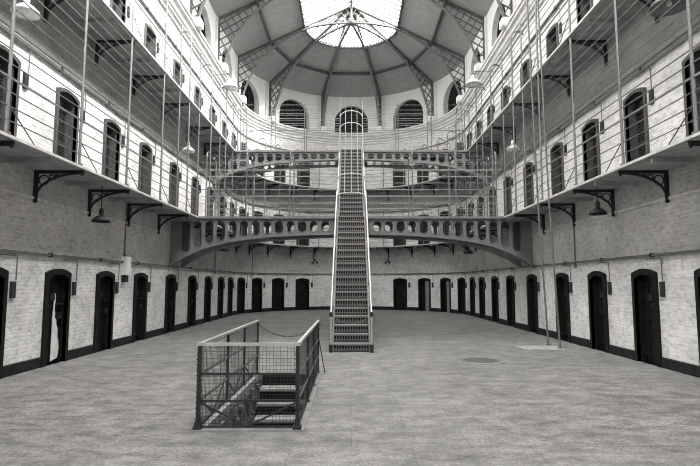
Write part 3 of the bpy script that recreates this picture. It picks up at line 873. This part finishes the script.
def chain(name, p, q, sag, label, mat='iron', r=.007):
    mb = MB(); p = Vector(p); q = Vector(q); n = 26
    def pt(t): return p.lerp(q, t) - Vector((0, 0, sag * 4 * t * (1 - t)))
    for k in range(n):
        a, b_ = pt(k / n), pt((k + 1) / n); c = (a + b_) / 2; d = (b_ - a); l = d.length * .72; d.normalize()
        side = d.cross(Vector((0, 0, 1))).normalized(); u = side if k % 2 else d.cross(side).normalized()
        mb.tube([c + d * l * math.cos(2 * PI * j / 10) * .9 + u * r * 1.8 * math.sin(2 * PI * j / 10) for j in range(10)], r * .55, 5, closed=True)
    return tag(mb.build(name, mat), label, 'chain')
chain('barrier_chain', (-SW - .04, 13.58, .93), (SW + .04, 13.58, .93), .2, 'sagging chain hung across the foot of the iron staircase', 'rail')

# ------------------------------------------------------------------ floor opening with its railing
CX0, CX1, CY0, CY1, CH = -1.86, -.655, 6.5, 10.5, 1.02
ca = thing('stairwell_railing', 'dark mesh railing round the stair opening in the floor', 'railing', ((CX0 + CX1) / 2, CY0, 0))
posts = [(CX0, CY0, 1), (CX1, CY0, 1), (CX0, 7.97, 0), (CX0, 9.2, 0), (CX0, CY1, 0), (CX1, 7.97, 0), (CX1, 9.2, 0), (CX1, CY1, 0)]
for x, y, big in posts:
    w = .022 if big else .018
    mb = MB(); mb.box(x - w, x + w, y - w, y + w, 0, CH)
    if big:
        mb.box(x - .05, x + .05, y - .05, y + .05, 0, .05); mb.box(x - .035, x + .035, y - .035, y + .035, .05, .1)
        for k in range(13): mb.box(x - .03, x + .03, y - .03, y + .03, .12 + k * .065, .135 + k * .065)
    else: mb.box(x - .04, x + .04, y - .04, y + .04, 0, .02)
    under(mb.build('post', 'cage'), ca)
def segs(): return [('front', (CX0, CY0), (CX1, CY0)), ('left', (CX0, CY0), (CX0, CY1)), ('right', (CX1, CY0), (CX1, CY1))]
for nm, a, b_ in segs():
    A = Vector((a[0], a[1], 0)); B = Vector((b_[0], b_[1], 0)); d = (B - A); l = d.length; d.normalize()
    mb = MB(); mb.bar(A + Vector((0, 0, CH)) - d * .04, B + Vector((0, 0, CH)) + d * .03, .042, .035); o = under(mb.build('top_rail', 'toprail'), ca); o['label'] = 'pale worn top rail'
    for z in (.34, .66):
        mb = MB(); mb.bar(A + Vector((0, 0, z)), B + Vector((0, 0, z)), .02, .028); under(mb.build('mid_rail', 'cage' if nm == 'front' else 'rail'), ca)
    mb = MB(); mb.bar(A + Vector((0, 0, .035)), B + Vector((0, 0, .035)), .02, .02); under(mb.build('bottom_rail', 'cage'), ca)
    mb = MB(); n = int(l / (.042 if nm == 'front' else .06))
    off = Vector((d.y, -d.x, 0)) * (-.0)
    for k in range(1, n):
        p = A + d * (l * k / n); mb.bar((p.x, p.y, .03), (p.x, p.y, CH), 0.0034, 0.0034)
    for k in range(1, 23):
        mb.bar(A + Vector((0, 0, .03 + k * .043)), B + Vector((0, 0, .03 + k * .043)), 0.0034, 0.0034)
    under(mb.build('mesh_panel', 'cage'), ca)
    # slanting braces near the floor
    if nm == 'front':
        mid = A.lerp(B, .5)
        for p in (A, B):
            mb = MB(); mb.bar(p + Vector((0, 0, .33)), mid + Vector((0, 0, .04)), .015, .022); under(mb.build('brace', 'cage'), ca)
    else:
        for k in range(3):
            p = A + d * (l * (k + .08) / 3); q = A + d * (l * (k + .5) / 3); r = A + d * (l * (k + .95) / 3)
            for e in (p, r):
                mb = MB(); mb.bar(e + Vector((0, 0, .33)), q + Vector((0, 0, .04)), .013, .02); under(mb.build('brace', 'cage'), ca)
mb = MB(); mb.bar((CX1, CY1 - .1, .75), (CX1 + .14, CY1 - .1, .01), .018, .018); under(mb.build('stay', 'cage'), ca)
chain('barrier_chain', (CX0 + .03, CY1 - .0, .93), (CX1 - .03, CY1 - .0, .93), .22, 'dark chain across the open far end of the floor opening')
# steps going down, one flight
sd = thing('stone_steps', 'worn stone steps going down inside the mesh railed floor opening', 'steps', (-1.2, HY1, 0))
for k in range(1, 9):
    y1 = HY1 - .3 * (k - 1) - .02; y0 = y1 - .31; mb = MB()
    mb.box(HX0 + .06, HX1 - .01, y0 - .02, y1, -.205 * k - .05, -.205 * k); s_ = under(mb.build('tread', 'stepstone'), sd)
    mb = MB(); mb.box(HX0 + .06, HX1 - .01, y0 + .02, y0 + .05, -.205 * (k + 1), -.205 * k - .05); under(mb.build('riser', 'void'), sd)
mb = MB(); mb.box(HX0 + .06, HX1 - .01, HY1 - .02, HY1 - .001, -.205, -.0); under(mb.build('riser', 'void'), sd)

# ------------------------------------------------------------------ things on the floor
mb = MB(); mb.lathe([(0, .014), (.42, .014), (.44, .012), (.5, .012), (.52, 0)], (2.95, 12.1, 0), 40)
mh = mb.build('manhole_cover', 'lid'); tag(mh, 'round iron manhole cover in the floor right of the staircase', 'manhole cover')
mb = MB()
for k in range(-5, 6):
    w = math.sqrt(.4 ** 2 - (k * .072) ** 2); mb.box(2.95 - w, 2.95 + w, 12.1 + k * .072 - .012, 12.1 + k * .072 + .012, .014, .02)
mb.build('tread_pattern', 'lid', mh)
mb = MB(); mb.tube([(2.95 + .55 * math.cos(2 * PI * j / 40), 12.1 + .55 * math.sin(2 * PI * j / 40), .0) for j in range(40)], .025, 6, closed=True)
mb.build('rim', 'concrete', mh)
mb = MB(); mb.box(4.58, 5.78, 13.98, 14.88, -.02, .012); o = mb.build('floor_slab', 'patch'); tag(o, 'pale square patch of concrete at the foot of the two poles', 'slab')
mb = MB(); mb.box(4.64, 5.72, 14.04, 14.82, .012, .016); mb.build('screed', 'patch', o)
mb = MB(); mb.lathe([(0, .01), (.42, .01), (.45, 0)], (3.0, 17.1, 0), 30); tag(mb.build('drain_cover', 'lid'), 'small dark round drain cover farther back, beyond the manhole cover', 'drain cover')
for (x, y, zt, lab) in ((5.33, 14.28, EAVE - .0, 'nearer of the two tall slender poles on the right'), (5.33, 15.12, EAVE, 'farther of the two tall slender poles on the right')):
    zt = roof_z(5.27) - .02
    mb = MB(); mb.tube([(x + .31, y, 0.01), (x + .155, y, 4.1), (x - .06, y, zt)], .026, 8); o = mb.build('pole', 'rail'); tag(o, lab, 'pole', 'tall poles standing on the right')
    mb = MB(); mb.lathe([(.026, .04), (.07, .04), (.07, .012), (0, .012)], (x + .31, y, 0), 12); mb.build('foot', 'rail', o)

# ------------------------------------------------------------------ lamps
def lamp(x, y, zbot, ztop, r, mat, label, arm=None):
    t = thing('pendant_lamp' if not arm else 'bracket_lamp', label, 'lamp', (x, y, zbot), group='lamps along the galleries')
    mb = MB(); mb.lathe([(r, 0), (r * .93, .06 * r / .25), (r * .55, .15 * r / .25), (r * .22, .19 * r / .25), (r * .22, .2 * r / .25), (r * .5, .14 * r / .25), (r * .88, .05 * r / .25), (r, 0)], (0, 0, 0), 24); mb.build('lamp_shade', mat, t, smooth=True)
    h = .19 * r / .25
    mb = MB(); mb.lathe([(0, h - .02), (r * .24, h - .02), (r * .24, h + .12), (r * .12, h + .17), (0, h + .17)], (0, 0, 0), 14); mb.build('lamp_holder', mat, t)
    mb = MB(); mb.lathe([(0, .02), (.035, .04), (.045, .08), (.03, .13), (0, .15)], (0, 0, 0), 10); mb.build('bulb', 'white', t)
    mb = MB()
    if arm: mb.tube([(0, 0, h + .15), (0, 0, h + .3), (arm * .12, 0, h + .36), (arm, 0, h + .36)], .018, 6); mb.build('arm', 'rail', t)
    else: mb.tube([(0, 0, h + .15), (0, 0, ztop - zbot)], .011, 6); mb.build('rod', 'iron', t)
lamp(-5.9, 12.17, 3.2, 4.08, .21, 'iron', 'dark pendant lamp under the lower gallery, near left wall')
lamp(5.9, 12.33, 3.4, 4.08, .21, 'iron', 'dark pendant lamp under the lower gallery, near right wall')
lamp(-5.9, 24.1, 3.25, 4.08, .25, 'iron', 'dark pendant lamp under the lower gallery, beyond the bridge on left')
lamp(5.9, 26.2, 3.25, 4.08, .25, 'iron', 'dark pendant lamp under the lower gallery, beyond the bridge on right')
lamp(-5.9, 9.0, 6.62, 7.97, .24, 'white', 'pale pendant lamp under the upper gallery, near top left corner')
lamp(5.9, 9.2, 6.85, 7.97, .34, 'rail', 'wide pendant lamp under the upper gallery, near top right corner')
lamp(-5.9, 18.45, 6.5, 7.97, .24, 'white', 'white pendant lamp under the upper gallery, left of the bridges')
lamp(5.9, 18.6, 6.6, 7.97, .24, 'white', 'white pendant lamp under the upper gallery, right of the bridges')
lamp(-5.4, 22.5, 10.42, 0, .36, 'white', 'large white lamp on an arm below the left cornice', arm=-.9)
lamp(5.4, 22.3, 10.5, 0, .36, 'white', 'large white lamp on an arm below the right cornice', arm=.9)
for a, sdn in ((-22, 'left'), (22, 'right')):
    A = math.radians(a); x, y, rz = place('apse', R * A)
    t = thing('floodlight', 'small dark floodlight on the rounded wall, %s of the staircase' % sdn, 'floodlight', (x, y, 3.15), rz, 'floodlights on the rounded wall')
    mb = MB(); mb.box(-.05, .05, -.06, .01, .05, .2); mb.tube([(0, -.05, .1), (-.12, -.12, .02)], .015, 6); mb.tube([(0, -.05, .1), (.12, -.12, .02)], .015, 6); mb.build('bracket', 'iron', t)
    for s in (-1, 1):
        mb = MB(); mb.lathe([(0, .04), (.05, .04), (.08, -.08), (.07, -.08), (0, -.06)], (s * .13, -.13, 0), 12); mb.build('lamp_head', 'iron', t)

# ------------------------------------------------------------------ light
w = bpy.data.worlds.new('overcast'); S.world = w; w.use_nodes = True
bg = w.node_tree.nodes['Background']; bg.inputs[0].default_value = (1.0, .986, .965, 1); bg.inputs[1].default_value = 7.2
pl = bpy.data.lights.new('skylight_portal', 'AREA'); pl.shape = 'RECTANGLE'; pl.size = 2 * RIM + .1; pl.size_y = YC + RIM - YB + .1
pl.cycles.is_portal = True
po = bpy.data.objects.new('skylight_portal', pl); COL.objects.link(po); po.location = (0, (YB + YC + RIM) / 2, roof_z(RIM) - .12)
sl_ = bpy.data.lights.new('veiled_sun', 'SUN'); sl_.energy = 13.; sl_.angle = math.radians(26); sl_.color = (1, .986, .965)
so = bpy.data.objects.new('veiled_sun', sl_); COL.objects.link(so); so.location = (20, 5, 40)
so.rotation_euler = Vector((-.98, .45, -1.)).to_track_quat('-Z', 'Y').to_euler()

# ------------------------------------------------------------------ camera
F = 520.
cam = bpy.data.cameras.new('camera'); cam.sensor_width = 36; cam.lens = F / 700 * 36; cam.shift_x = -1.3 / 700
co = bpy.data.objects.new('camera', cam); COL.objects.link(co); co.location = (0, 0, 1.77)
co.rotation_euler = (PI / 2 + math.atan(50 / F), 0, 0)
cam.clip_end = 200
S.camera = co
vs = S.view_settings; vs.view_transform = 'Standard'; vs.look = 'None'; vs.gamma = 1; vs.use_curve_mapping = False; vs.exposure = 1.05
S.cycles.use_denoising = True; S.cycles.filter_width = 1.0
S.cycles.max_bounces = 10; S.cycles.diffuse_bounces = 6; S.cycles.transparent_max_bounces = 12
